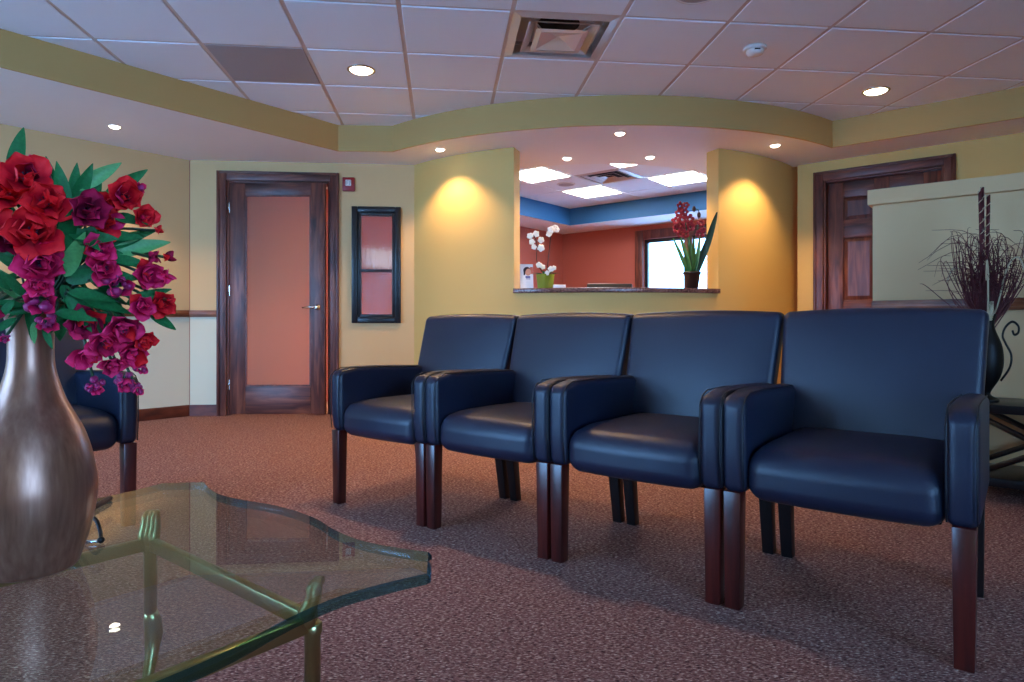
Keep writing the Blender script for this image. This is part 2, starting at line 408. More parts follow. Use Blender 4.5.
mb.tube([(sw-.07, -.045, .955), (sw-.10, -.05, .957), (sw-.19, -.046, .95)], [.010, .009, .007], 10)
mb.obj('door_handle', M['chrome'], leaf)
for z in (.22, 1.06, 1.80): MB().box(-.012, .004, -.004, .004, z, z+.09).tube([(-.006, -.006, z), (-.006, -.006, z+.09)], .005, 8).obj('hinge', M['chrome'], d1).location = (hx, 0, .012)

# window_1: black framed obscured glass light
w1 = bpy.data.objects.new('window_1', None); C.objects.link(w1); w1.location = (*A0, 0); w1.rotation_euler = (0, 0, rzd); struct(w1, 'tall black frame with two panes of rippled glass')
mb = MB(); f = .052
for a, b, c, d in ((PX0, PX0+f, PZ0, PZ1), (PX1-f, PX1, PZ0, PZ1), (PX0+f, PX1-f, PZ0, PZ0+f), (PX0+f, PX1-f, PZ1-f, PZ1)): mb.box(a, b, -.03, .1, c, d)
zm = 1.305
mb.obj('window_frame', M['black'], w1, bevel=.006)
mb = MB(); g = .028; i0, i1, j0, j1 = PX0+f, PX1-f, PZ0+f, PZ1-f
for a, b, c, d in ((i0, i0+g, j0, j1), (i1-g, i1, j0, j1), (i0+g, i1-g, j0, j0+g), (i0+g, i1-g, j1-g, j1), (i0+g, i1-g, zm-.011, zm+.011)): mb.box(a, b, -.012, .06, c, d)
mb.obj('sash', M['black'], w1, bevel=.003)
MB().box(i0+g, i1-g, .02, .026, zm, j1-g).obj('pane', M['rain'], w1)
MB().box(i0+g, i1-g, .02, .026, j0+g, zm).obj('pane', M['rain'], w1)

# curved reception wall with the opening
AL0, AL1, AR1, AR0 = -137.5, -109.95, -67.75, -35.5
mb = MB()
arc_prism(mb, 2.21, 2.36, AL0, AL1, 0, ZS+.1, 18); arc_prism(mb, 2.21, 2.36, AR1, AR0, 0, ZS+.1, 18); arc_prism(mb, 2.21, 2.36, AL1, AR1, 0, 1.07, 24)
o = mb.obj('wall_reception', M['gold']); smooth_all(o); struct(o, 'gold painted curved wall with the reception opening')
o = arc_prism(MB(), 2.36, 2.376, AL0+3, AR0-7.5, 0, .1, 48).obj('baseboard_reception', M['woodh']); smooth_all(o); struct(o)
o = arc_prism(MB(), 2.02, 2.39, AL1+.05, AR1-.05, 1.07, 1.108, 24).obj('reception_counter', M['granite'], bevel=.004)
tag(o, 'brown granite counter ledge in the curved reception opening', 'counter')

# right wall with panelled door
RB = 6.33; r0 = -1.75
wr = MB(); wall_boxes(wr, WR-r0, 0, 2.6, 0, .12, [(.225, 1.13, 0, DZ)])
o = wr.obj('wall_right', M['gold']); o.location = W(r0, RB); o.rotation_euler = (0, 0, TH); struct(o, 'ochre wall holding the dark panelled door')
d2 = bpy.data.objects.new('door_2', None); C.objects.link(d2); d2.location = W(r0, RB); d2.rotation_euler = (0, 0, TH); struct(d2, 'dark cherry door with raised panels')
casing('', d2, .225, 1.13, DZ)
lf = bpy.data.objects.new('door_leaf', None); C.objects.link(lf); lf.parent = d2; lf.location = (.245, .045, .01)
lw = .865; st = .13
rails = [(0, .2), (.83, 1.02), (1.57, 1.73), (1.93, 2.07)]
for a, b in ((0, st), (lw/2-.06, lw/2+.06), (lw-st, lw)): MB().box(a, b, 0, .045, 0, 2.07).obj('stile', M['wood'], lf, bevel=.004)
for a, b in rails:
    for x0, x1 in ((st, lw/2-.06), (lw/2+.06, lw-st)): MB().box(x0, x1, .001, .044, a, b).obj('rail', M['woodh'], lf, bevel=.004)
for k in range(3):
    for x0, x1 in ((st, lw/2-.06), (lw/2+.06, lw-st)):
        z0, z1 = rails[k][1], rails[k+1][0]; q = .035
        mb = MB().add([(x0, .018, z0), (x1, .018, z0), (x1, .018, z1), (x0, .018, z1), (x0+q, .006, z0+q), (x1-q, .006, z0+q), (x1-q, .006, z1-q), (x0+q, .006, z1-q), (x0, .03, z0), (x1, .03, z0), (x1, .03, z1), (x0, .03, z1)],
                      [(0, 1, 5, 4), (1, 2, 6, 5), (2, 3, 7, 6), (3, 0, 4, 7), (4, 5, 6, 7), (8, 11, 10, 9), (0, 8, 9, 1), (1, 9, 10, 2), (2, 10, 11, 3), (3, 11, 8, 0)])
        mb.obj('panel', M['wood'], lf)
o = MB().box(1.22, WR-r0, -.016, 0, 0, .1).obj('baseboard_right', M['woodh']); o.location = W(r0, RB); o.rotation_euler = (0, 0, TH); struct(o)

# half-height partition with cap and rail
HB = 4.10; H0 = -.755
o = MB().box(H0+.02, WR, HB, HB+.15, 0, 1.47).obj('wall_partition', M['sage']); o.rotation_euler = (0, 0, TH); struct(o, 'half height sage beige partition wall')
o = MB().box(H0, WR, HB-.035, HB+.185, 1.47, 1.553).obj('trim_3', M['sage'], bevel=.003); o.rotation_euler = (0, 0, TH); struct(o, 'flat cap on the half height partition')
o = MB().box(H0+.02, WR, HB-.024, HB, .88, .94).box(H0+.02, WR, HB-.032, HB, .897, .923).obj('trim_4', M['rail'], bevel=.004); o.rotation_euler = (0, 0, TH); struct(o, 'wooden rail on the partition wall')
o = MB().box(H0+.02, WR, HB-.016, HB, 0, .1).obj('baseboard_partition', M['woodh']); o.rotation_euler = (0, 0, TH); struct(o)

# walls out of view that close the room, windows behind the camera
mb = wall_boxes(MB(), 8.7-BACK, 0, 2.6, -.15, 0, [(RWIN[0]-BACK, RWIN[1]-BACK, .35, 2.3)])
o = mb.obj('wall_far_right', M['ochre']); o.location = W(WR, BACK); o.rotation_euler = (0, 0, TH+pi/2); struct(o)
mb = wall_boxes(MB(), WR-WL, 0, 2.6, -.15, 0, [(a-WL, b-WL, .35, 2.3) for a, b in WINS])
o = mb.obj('wall_back', M['ochre']); o.location = W(WL, BACK); o.rotation_euler = (0, 0, TH); struct(o)
for i, (a, b) in enumerate(WINS+[RWIN]):
    wo = bpy.data.objects.new('window_%d' % (i+3), None); C.objects.link(wo); struct(wo)
    if i < 2: wo.location = W(0, BACK); wo.rotation_euler = (0, 0, TH)
    else: wo.location = W(WR, 0); wo.rotation_euler = (0, 0, TH+pi/2)
    mb = MB()
    for x0, x1, z0, z1 in ((a, a+.05, .35, 2.3), (b-.05, b, .35, 2.3), (a, b, .35, .4), (a, b, 2.25, 2.3), ((a+b)/2-.025, (a+b)/2+.025, .35, 2.3)): mb.box(x0, x1, -.1, -.04, z0, z1)
    mb.obj('window_frame', M['black'], wo)
    MB().box(a+.05, b-.05, -.072, -.07, .4, 2.25).obj('pane', M['pane'], wo)
# office walls
OB = 8.56
o = MB(); wall_boxes(o, -1.2+5.95, 0, 2.6, 0, .14, [(-4.48+5.95, -3.18+5.95, .9, 2.05)])
o = o.obj('wall_office_back', M['red']); o.location = W(-5.95, OB); o.rotation_euler = (0, 0, TH); struct(o, 'terracotta red office wall with a window')
o = MB().box(-1.2, -1.08, RB+.12, OB, 0, 2.6).obj('wall_office_right', M['red']); o.rotation_euler = (0, 0, TH); struct(o)
w2 = bpy.data.objects.new('window_2', None); C.objects.link(w2); w2.location = W(-5.95, OB); w2.rotation_euler = (0, 0, TH); struct(w2, 'bright office window with wooden casing')
a, b = 1.47, 2.77
mb = MB()
for x0, x1, z0, z1 in ((a-.13, a, .77, 2.18), (b, b+.13, .77, 2.18), (a, b, 2.05, 2.18), (a, b, .77, .9)): mb.box(x0, x1, -.03, 0, z0, z1)
mb.obj('casing', M['wood'], w2, bevel=.006)
mb = MB()
for x0, x1, z0, z1 in ((a, a+.05, .9, 2.05), (b-.05, b, .9, 2.05), (a, b, 2.0, 2.05), (a, b, .9, .95)): mb.box(x0, x1, .03, .09, z0, z1)
mb.obj('window_frame', M['black'], w2)
MB().box(a+.62, a+.74, -.01, .09, .9, 2.05).obj('mullion', M['wood'], w2)
MB().box(a+.05, a+.62, .058, .062, .95, 2.0).obj('pane', M['pane'], w2)
MB().box(a+.74, b-.05, .058, .062, .95, 2.0).obj('pane', M['pane'], w2)
# office soffit with blue fascia
o = MB().box(-5.95, -5.30, 3.6, OB, 2.25, ZC).box(-5.30, -1.2, 7.87, OB, 2.25, ZC).obj('trim_5', M['white']); o.rotation_euler = (0, 0, TH); struct(o, 'white soffit around the office ceiling')
o = MB().box(-5.30, -5.292, 3.6, 7.87, 2.25, ZC).box(-5.30, -1.2, 7.862, 7.87, 2.25, ZC).obj('trim_6', M['blue']); o.rotation_euler = (0, 0, TH); struct(o, 'blue band above the red office walls')

# lobby soffit: one solid, white below, painted fascia on the lobby side
f1 = W(-4.61, BACK)[:2]; fl = [f1, (-1.466, 5.52), (-1.006, 5.54)]
a_l = math.degrees(atan2(5.54-CY, -1.006-CX)); a_r = math.degrees(atan2(5.415-CY, 2.642-CX))
rl = sqrt((-1.006-CX)**2+(5.54-CY)**2); rr_ = sqrt((2.642-CX)**2+(5.415-CY)**2)
NA = 40
fl += [(CX+(rl+(rr_-rl)*i/NA+.0*sin(pi*i/NA))*cos(R(a_l+(a_r-a_l)*i/NA)), CY+(rl+(rr_-rl)*i/NA)*sin(R(a_l+(a_r-a_l)*i/NA))) for i in range(1, NA+1)]
fb = Vector(fl[-1]).dot(Vector(E2[:2]))
fl.append(W(WR, fb)[:2])
inner = [W(WR, RB+.05)[:2], W(-1.70, RB+.05)[:2]] + arc(1.66, -44, -136, 30) + [(-.92, 6.06), tuple(A0+DW*.03-DN*.05), W(WL-.05, BACK)[:2]]
mb = MB().prism(fl+inner, ZS, ZC, 0)
so = mb.obj('soffit', M['white'], tri=True); struct(so, 'white underside of the lowered ceiling border')
mb = MB()
nf = len(fl); off = []
for i in range(nf):
    p = Vector(fl[i]); q0 = Vector(fl[max(0, i-1)]); q1 = Vector(fl[min(nf-1, i+1)])
    d0 = (p-q0).normalized() if i else (q1-p).normalized(); d1_ = (q1-p).normalized() if i < nf-1 else d0
    n = (Vector((d0.y, -d0.x))+Vector((d1_.y, -d1_.x))).normalized(); n = n/max(.5, n.dot(Vector((d0.y, -d0.x))))
    off.append(p+n*.012)
for i in range(nf-1):
    a, b, c, d = fl[i], fl[i+1], off[i+1], off[i]
    mb.add([(*a, ZS-.004), (*b, ZS-.004), (*c, ZS-.004), (*d, ZS-.004), (*a, ZC), (*b, ZC), (*c, ZC), (*d, ZC)], [(0, 3, 2, 1), (3, 7, 6, 2), (4, 5, 6, 7)])
fo = mb.obj('fascia', M['fascia'], so)
bm = bmesh.new(); bm.from_mesh(fo.data); bmesh.ops.remove_doubles(bm, verts=bm.verts, dist=.0005); bm.to_mesh(fo.data); bm.free()
smooth_all(fo, 20)

# lay-in ceilings: slab, then tiles and grid bars as pieces
cl = MB().prism([W(WL-.15, BACK-.15)[:2], W(WR+.15, BACK-.15)[:2], W(WR+.15, 8.7)[:2], W(WL-.15, 8.7)[:2]], 2.61, 2.75).obj('ceiling', M['tile']); struct(cl, 'pale lay-in tile ceiling')
GA = Vector((-.1063, .9943)).normalized(); GB = Vector((GA.y, -GA.x)); T = .605; B0 = -.227; R0 = 4.10
gr = atan2(GB.y, GB.x)
def G(b, a, z=0): v = GB*b+GA*a; return Vector((v.x, v.y, z))
def inpoly(p, poly):
    c = False; n = len(poly); j = n-1
    for i in range(n):
        if ((poly[i][1] > p[1]) != (poly[j][1] > p[1])) and p[0] < (poly[j][0]-poly[i][0])*(p[1]-poly[i][1])/(poly[j][1]-poly[i][1])+poly[i][0]: c = not c
        j = i
    return c
lobby = [W(-4.61, BACK)[:2]]+fl[1:]+[W(WR, BACK)[:2]]
tl = .580
tile_me = MB().box(-tl/2, tl/2, -tl/2, tl/2, 0, .02).mesh('tile', M['tile'], bevel=.003, bseg=1)
ret_me = MB().box(-tl/2, tl/2, -tl/2, tl/2, .002, .02).mesh('tile', M['greypanel'], bevel=.003, bseg=1)
DIFF = (1, -1); RETP = (-2, 0)
cells = set()
for i in range(-12, 12):
    for j in range(-6, 4):
        b, a = B0+(i+.5)*T, R0+(j+.5)*T
        pts = [G(b+s*T/2, a+t*T/2) for s in (-1, 0, 1) for t in (-1, 0, 1)]
        if not any(inpoly((p.x, p.y), lobby) for p in pts) or a < 2.4: continue
        cells.add((i, j))
        if (i, j) == DIFF: continue
        c = G(b, a, ZC)
        to = link('tile', ret_me if (i, j) == RETP else tile_me, cl, c, (0, 0, gr))
        if (i, j) == RETP: to['label'] = 'grey return air panel'
for i in range(-12, 13):
    js = [j for (ii, j) in cells if ii in (i, i-1)]
    if js:
        MB().box(-.016, .016, 0, (max(js)-min(js)+1)*T, 0, .02).obj('grid_bar', M['bar'], cl)
        o = C.objects[-1]; o.location = G(B0+i*T, R0+min(js)*T, ZC+.006); o.rotation_euler = (0, 0, gr)
for j in range(-6, 5):
    is_ = [i for (i, jj) in cells if jj in (j, j-1)]
    if is_:
        MB().box(0, (max(is_)-min(is_)+1)*T, -.016, .016, .001, .02).obj('grid_bar', M['bar'], cl)
        o = C.objects[-1]; o.location = G(B0+min(is_)*T, R0+j*T, ZC+.006); o.rotation_euler = (0, 0, gr)
# office ceiling tiles, aligned to e1/e2
OT = .59; OA, OBB = -4.41, 5.88
PAN = [(0, 0), (2, 0), (0, 2), (2, 2)]
otm = MB().box(-OT/2+.006, OT/2-.006, -OT/2+.006, OT/2-.006, 0, .02).mesh('tile', M['tile'], bevel=.003, bseg=1)
for i in range(-2, 6):
    for j in range(-3, 4):
        a, b = OA+i*OT, OBB+j*OT; c = W(a, b, ZC+.002)
        if a-OT/2 < -5.4 or a > -1.3 or b > 7.87 or c.y < 5.9 or (i, j) in PAN or (i, j) == (1, 1): continue
        if c.x/c.y < -.12 or c.x/c.y > .5 or sqrt((c.x-CX)**2+(c.y-CY)**2) > 2.3: continue
        link('tile', otm, cl, c, (0, 0, TH))
for k, (i, j) in enumerate(PAN):
    lab = ['glowing fluorescent ceiling panel at left behind the reception opening', 'glowing ceiling panel nearest the curved soffit in the office', 'glowing ceiling panel nearest the blue corner in the office', 'glowing ceiling panel at right behind the reception opening'][k]
    t = thing('ceiling_light', lab, 'light', W(OA+i*OT, OBB+j*OT, ZC), TH, 'fluorescent panels in the office ceiling')
    mb = MB(); s = OT/2-.003
    for x0, x1, y0, y1 in ((-s, -s+.02, -s, s), (s-.02, s, -s, s), (-s+.02, s-.02, -s, -s+.02), (-s+.02, s-.02, s-.02, s)): mb.box(x0, x1, y0, y1, -.004, .02)
    mb.obj('frame', M['plastic'], t)
    MB().box(-s+.02, s-.02, -s+.02, s-.02, 0, .018).obj('diffuser', M['panel'], t)

# ------------------------------------------------------------------ ceiling fittings
def supply_vent(name, label, loc, rz, s=.295, cone=True):
    t = thing(name, label, 'vent', loc, rz)
    if not cone: MB().box(-s, s, -s, s, .012, .02).obj('backing', M['dark'], t)
    def ring(r0, z0, r1, z1):
        mb = MB(); vs = []
        for r, z in ((r0, z0), (r1, z1), (r1-.004, z1), (r0-.006, z0)):
            vs += [(-r, -r, z), (r, -r, z), (r, r, z), (-r, r, z)]
        fs = [(k*4+j, k*4+(j+1) % 4, ((k+1) % 4)*4+(j+1) % 4, ((k+1) % 4)*4+j) for k in range(4) for j in range(4)]
        return mb.add(vs, fs)
    ring(s, .006, s-.045, -.004).obj('frame', M['metalwhite'], t)
    if cone:
        mb = MB(); q = s-.03; z1 = .085
        for x0, x1, y0, y1 in ((-q, -q+.006, -q, q), (q-.006, q, -q, q), (-q, q, -q, -q+.006), (-q, q, q-.006, q)): mb.box(x0, x1, y0, y1, .0, z1)
        mb.box(-q, q, -q, q, z1, z1+.01).obj('plenum', M['metalwhite'], t)
        ring(s-.09, -.004, s-.135, .022).obj('louvre', M['metalwhite'], t)
        q = s-.145
        MB().add([(-q, -q, -.016), (q, -q, -.016), (q, q, -.016), (-q, q, -.016), (-q+.03, -q+.03, -.02), (q-.03, -q+.03, -.02), (q-.03, q-.03, -.02), (-q+.03, q-.03, -.02), (0, 0, .012)],
                 [(0, 1, 5, 4), (1, 2, 6, 5), (2, 3, 7, 6), (3, 0, 4, 7), (4, 5, 8), (5, 6, 8), (6, 7, 8), (7, 4, 8)]).obj('centre_pan', M['metalgloss'], t)
        MB().lathe([(.125, z1-.004), (.125, z1)], 28).obj('duct_opening', M['dark'], t)
        for sx in (-1, 1):
            for sy in (-1, 1): MB().tube([(sx*.24, sy*.24, .06), (sx*.11, sy*.11, -.012)], .004, 6).obj('bracket', M['metalwhite'], t)
    else:
        for k in range(3):
            r = s-.06-k*.075
            ring(r, -.004, r-.034, .010).obj('louvre', M['metalwhite'], t)
    return t
supply_vent('air_vent', 'square stepped supply air vent in the lobby ceiling', G(B0+1.5*T, R0-.5*T, ZC), gr)
supply_vent('air_vent', 'square louvred air vent between the glowing office panels', W(OA+OT, OBB+OT, ZC), TH, .29, False)
def downlight(label, loc, r, power, lens, ring_m, name='recessed_light', size=R(120), blend=.7, col=LAMP, group=None):
    t = thing(name, label, 'light', loc, 0, group)
    MB().lathe([(r, .0), (r*1.0, -.004), (r*.86, -.008), (r*.80, -.002), (r*.80, .0)], 28, cap=False).obj('trim_ring', ring_m, t)
    MB().lathe([(r*.80, -.002), (r*.72, -.010), (r*.5, -.016), (r*.2, -.019), (.001, -.019)], 28, cap=False).obj('lens', lens, t)
    l = bpy.data.lights.new('lamp', 'SPOT'); l.energy = power; l.color = col; l.spot_size = size; l.spot_blend = blend; l.shadow_soft_size = r*.8
    o = bpy.data.objects.new('lamp', l); C.objects.link(o); o.parent = t; o.location = (0, 0, -.03)
    return t
cg = 'large recessed lights in the tile ceiling'
downlight('large recessed light beside the grey ceiling panel', G(B0-.5*T, R0+.5*T, ZC), .092, P_CEIL, M['lens'], M['chrome'], group=cg)
downlight('large recessed light in ceiling above the dark panelled door', G(B0+5.5*T, R0+.5*T, ZC), .092, P_CEIL, M['lens'], M['chrome'], group=cg)
downlight('large recessed light just above the picture near the air vent', G(B0+.5*T, R0-1.5*T, ZC), .092, P_CEIL, M['lens'], M['chrome'], group=cg)
downlight('recessed light glowing blurred through the frosted door pane', (-1.3, 6.62, 2.605), .092, 150, M['lens'], M['chrome'])
sg = 'small halogen lights in the soffit'
for x, y, lab in ((-2.93, 4.83, 'small halogen light in soffit above the flower bouquet'), (-.6, 5.46, 'small halogen light in soffit washing left of the reception opening'),
                  (.825, 5.005, 'small halogen light in soffit centred before the reception opening'), (2.143, 5.337, 'small halogen light in soffit washing right of the reception opening'),
                  (.483, 5.75, 'small halogen light inside the opening above the white orchid'), (1.204, 5.716, 'small halogen light inside the opening, towards the red orchid')):
    downlight(lab, (x, y, ZS), .045, P_SOFFIT, M['lens_s'], M['plastic'], 'halogen_light', R(115), .5, HALOGEN, sg)
t = thing('ceiling_speaker', 'round ceiling speaker at the top edge of the picture', 'speaker', G(B0+2.5*T, R0-1.5*T, ZC))
MB().lathe([(.12, 0), (.12, -.006), (.105, -.012), (.102, -.006)], 32).obj('rim', M['plastic'], t); MB().lathe([(.102, -.007), (.001, -.011)], 32, cap=False).obj('grille', M['greypanel'], t)
t = thing('ceiling_speaker', 'small round ceiling speaker between two glowing office panels', 'speaker', W(OA, OBB+OT, ZC))
MB().lathe([(.11, 0), (.11, -.006), (.095, -.01), (.092, -.006)], 32).obj('rim', M['plastic'], t); MB().lathe([(.092, -.007), (.001, -.009)], 32, cap=False).obj('grille', M['greypanel'], t)
t = thing('smoke_detector', 'white round smoke detector on the tile ceiling', 'smoke detector', G(B0+3.5*T, R0-.5*T, ZC))
MB().lathe([(.068, 0), (.068, -.012), (.06, -.018)], 28).obj('base', M['plastic'], t)
MB().lathe([(.052, -.018), (.052, -.026), (.046, -.04), (.02, -.046), (.001, -.046)], 28, cap=False).obj('cap', M['plastic'], t)
MB().box(-.02, .012, -.056, -.045, -.03, -.024).obj('vent_slot', M['dark'], t)
p = A0+DW*1.385
t = thing('fire_alarm', 'red fire alarm strobe between the glazed door and black frame', 'alarm', (p.x, p.y, 2.02), rzd)
MB().box(-.055, .055, -.03, 0, 0, .125).obj('housing', M['redplastic'], t, bevel=.008)
MB().box(-.026, .026, -.045, -.03, .045, .10).obj('strobe_lens', M['plastic'], t, bevel=.006)
mb = MB()
for k in range(3): mb.box(-.022+k*.016, -.014+k*.016, -.048, -.045, .05+.012*(k % 2), .088+.006*(k % 2))
mb.obj('strobe_bulb', M['greypanel'], t)

# ------------------------------------------------------------------ armchairs
def chair_meshes():
    D = {}
    def seatfn(p):
        x, y, z = p
        t = (z-.335)/.12
        k = max(0, 1-(x/.235)**4)*max(0, 1-((y+.03)/.27)**4)
        z += .014*t*k
        k2 = min(1, max(0, (z-.33)/.11)); k2 = k2*k2*(3-2*k2)
        z -= .020*k2*max(0, (-y-.15)/.14)**2
        y -= .014*max(0, 1-(x/.24)**2)*min(1, max(0, (-y)/.25))
        if t < .3: z += .0
        return (x, y, z)
    D['seat'] = MB().soft((.474, .505, .146), .048, (0, -.035, .386), 5, 8, seatfn).mesh('seat', M['leather'])
    def backfn(p):
        x, y, z = p
        t = (z-.40)/.45
        wide = .935+.065*min(1, max(0, t)); x *= wide
        y = y+.205+.135*t+.02*(x/.29)**2*0
        y -= .016*max(0, 1-(x/.27)**2)*max(0, 1-((t-.55)/.5)**2)*(1 if p[1] < 0 else -.6)
        z += .010*(1-(x/.29)**2)*max(0, t)
        return (x, y, z)
    D['backrest'] = MB().soft((.5955, .085, .475), .026, (0, 0, .6125), 4, 8, backfn).mesh('backrest', M['leather'])
    def armfn(p):
        x, y, z = p
        t = (y+.295)/.5
        z = z if z < .5 else z-.012*t+.004*sin(pi*min(1, max(0, t)))
        if z < .42: y += .012*(.42-z)/.1*(1 if y < 0 else 0)
        if z > .47: z -= .030*max(0, (-.215-y)/.08)**2*(z-.47)/.145
        return (x, y, z)
    for sgn in (-1, 1):
        D['arm', sgn] = MB().soft((.070, .53, .287), .024, (sgn*.266, -.03, .4715), 4, 6, armfn).mesh('armrest', M['leather'])
        mb = MB()
        for xx in (sgn*.266-.030, sgn*.266+.030):
            pts = [(xx, -.296+.012*max(0, (.42-z)/.1), z) for z in (.34, .42, .5, .55)]+[(xx, -.293, .575), (xx, -.270, .598), (xx, -.235, .6105), (xx, -.1, .6105), (xx, .08, .603), (xx, .2, .600)]
            mb.tube(pts, .0022, 5)
        D['seam', sgn] = mb.mesh('seam', M['seam'])
        D['fleg', sgn] = MB().add([(sgn*.270+a*k, -.2645+b*k, z) for z, k in ((0, .021), (.332, .0245)) for a, b in ((-1, -1), (1, -1), (1, 1), (-1, 1))],
                                  [(3, 2, 1, 0), (4, 5, 6, 7), (0, 1, 5, 4), (1, 2, 6, 5), (2, 3, 7, 6), (3, 0, 4, 7)]).mesh('leg', M['mahog'], bevel=.003)
        D['rleg', sgn] = MB().add([(sgn*.267+a*k, yy+b*k, z) for z, k, yy in ((0, .019, .262), (.42, .0245, .20)) for a, b in ((-1, -1), (1, -1), (1, 1), (-1, 1))],
                                  [(3, 2, 1, 0), (4, 5, 6, 7), (0, 1, 5, 4), (1, 2, 6, 5), (2, 3, 7, 6), (3, 0, 4, 7)]).mesh('leg', M['darkleg'], bevel=.003)
    D['frame'] = MB().box(-.22, .22, -.20, .19, .308, .345).mesh('seat_frame', M['darkleg'], bevel=.004)
    return D
CH = chair_meshes()
def chair(label, loc, rz, group):
    t = thing('armchair', label, 'chair', loc, rz, group)
    link('seat', CH['seat'], t); link('backrest', CH['backrest'], t); link('seat_frame', CH['frame'], t)
    for s in (-1, 1):
        a = link('armrest', CH['arm', s], t); link('seam', CH['seam', s], a)
        link('leg', CH['fleg', s], t); link('leg', CH['rleg', s], t)
    return t
PIT = .592
g = 'navy leather armchairs set side by side'
labs = ['navy leather armchair at the left end of the row, nearest the glazed door', 'second armchair from the left in the row of navy leather armchairs',
        'third armchair from the left in the row of navy leather armchairs', 'nearest navy leather armchair at the right end of the row']
for k in range(4):
    e = -2.477+.270+k*.597
    chair(labs[k], W(e-.0, 2.082+.012*k, 0), TH+R(1.0), g)
chair('navy leather armchair behind the flower vase, cut by the left picture edge', W(-3.12, .805, 0), TH+pi/2, None)

# ------------------------------------------------------------------ glass coffee table
TC = W(-1.163, .30); TZ = .43
t = thing('coffee_table', 'square glass coffee table with scalloped edges on antique brass legs', 'table', TC, TH)
h = .452
side = [(-.385, 0), (-.335, -.016), (-.255, -.032), (-.17, -.026), (-.085, -.006), (0, 0), (.085, -.006), (.17, -.026), (.255, -.032), (.335, -.016), (.385, 0)]
def smoothline(pts, n=4):
    out = []
    for i in range(len(pts)-1):
        p0, p1, p2, p3 = pts[max(0, i-1)], pts[i], pts[i+1], pts[min(len(pts)-1, i+2)]
        for k in range(n):
            u = k/n
            out.append(tuple(.5*((2*p1[q])+(-p0[q]+p2[q])*u+(2*p0[q]-5*p1[q]+4*p2[q]-p3[q])*u*u+(-p0[q]+3*p1[q]-3*p2[q]+p3[q])*u**3) for q in range(len(p1))))
    return out+[pts[-1]]
sl = smoothline(side, 4); ol = []
for k in range(4):
    a = k*pi/2
    for x, d in sl:
        y = -(h+d); ol.append((x*cos(a)-y*sin(a), x*sin(a)+y*cos(a)))
gl = MB(); n = len(ol); gt = .017
def inset(q, d): return [(x*(1-d/max(.3, sqrt(x*x+y*y))), y*(1-d/max(.3, sqrt(x*x+y*y)))) for x, y in q]
tin = inset(ol, .006)
gl.add([(x, y, TZ) for x, y in tin], [list(range(n))], 0)
gl.add([(x, y, TZ-gt) for x, y in tin], [list(range(n))[::-1]], 0)
e = [(x, y, TZ) for x, y in tin]+[(x, y, TZ-.006) for x, y in ol]+[(x, y, TZ-gt+.004) for x, y in ol]+[(x, y, TZ-gt) for x, y in tin]
gl.add(e, [(k*n+i, k*n+(i+1) % n, (k+1)*n+(i+1) % n, (k+1)*n+i) for k in range(3) for i in range(n)], 1, True)
go = gl.obj('glass_top', [M['glass'], M['glassedge']], t, tri=True)
zb = TZ-gt; rp = .29
for sx in (-1, 1):
    for sy in (-1, 1):
        cx, cy = sx*rp, sy*rp; dx, dy = sx*.7071, sy*.7071
        lg = MB()
        lg.lathe([(.0125, .20), (.0125, .325), (.015, .33), (.015, .342), (.012, .345)], 16, c=(cx, cy, 0))
        lg.tube([(cx+dx*q, cy+dy*q, z) for q, z in ((0, .205), (.010, .18), (.016, .15), (.006, .11), (-.012, .07), (-.01, .03), (.006, .0))], [.0125, .017, .018, .013, .011, .013, .018], 12)
        lo_ = lg.obj('leg', M['brass'], t)
        fn_ = MB()
        for kx in (-1, 0, 1):
            ox, oy = -dy*.0085*kx, dx*.0085*kx
            fn_.tube([(cx+ox+dx*q, cy+oy+dy*q, z) for q, z in ((0, .342), (-.006, .350), (-.007, .365), (.0, .378), (.003, .390), (.002, .399), (.007, zb-.008), (.016, zb-.006))], [.009, .013, .0135, .012, .011, .0105, .008, .005], 10)
        fn_.obj('finial', M['brass'], lo_)
for a, b in (((-rp, rp), (rp, rp)), ((-rp, -rp), (rp, -rp)), ((rp, -rp), (rp, rp)), ((-rp, -rp), (-rp, rp))):
    d = (Vector(b)-Vector(a)).normalized(); q = Vector((-d.y, d.x))*.009; a2 = Vector(a)+d*.012; b2 = Vector(b)-d*.012
    MB().prism([a2+q, a2-q, b2-q, b2+q], .332, .358).obj('rail', M['brass'], t, bevel=.004)

# wire easel behind the vase
ws = Vector((-.745, 1.17, TZ))
t = thing('wire_stand', 'small bronze wire stand with curled feet behind the vase', 'stand', ws)
def tb(x, y, up=0): Y = (HC-TZ-up)*F/(y-HY); return tuple(px(x, y, Y)-ws)
MB().tube(smoothline([tb(70, 519, .004), tb(84, 517, .022), tb(95, 519, .03), tb(100, 530, .016), tb(101, 540, .005)], 5), .0035, 8).ball(tb(101, 540, .006), .006).obj('foot', M['iron'], t)
MB().tube([tb(66, 543, .004), tb(102, 541, .004)], .003, 8).obj('foot', M['chrome'], t)
MB().tube([tb(72, 519, .006), tb(110, 498, .006)], .006, 6).obj('bar', M['brown'], t)

# vase
VX = Vector((-.733, .998, TZ))
t = thing('vase', 'pewter brown bottle shaped vase standing on the glass table', 'vase', VX)
prof = [(.056, 0), (.062, .005), (.067, .02), (.075, .045), (.083, .08), (.087, .115), (.0855, .141), (.079, .175), (.069, .208), (.057, .233), (.046, .2555), (.037, .283), (.031, .309), (.0295, .335), (.030, .36), (.033, .382), (.036, .388), (.033, .389), (.029, .38), (.026, .35), (.026, .335), (.001, .330)]
pr = smoothline(prof[:17], 3)+prof[17:]
MB().lathe(pr, 48, cap=False).obj('body', M['vase'], t)
MB().lathe([(.001, .0005), (.056, .0005)], 48, cap=False).obj('base', M['vase'], t)

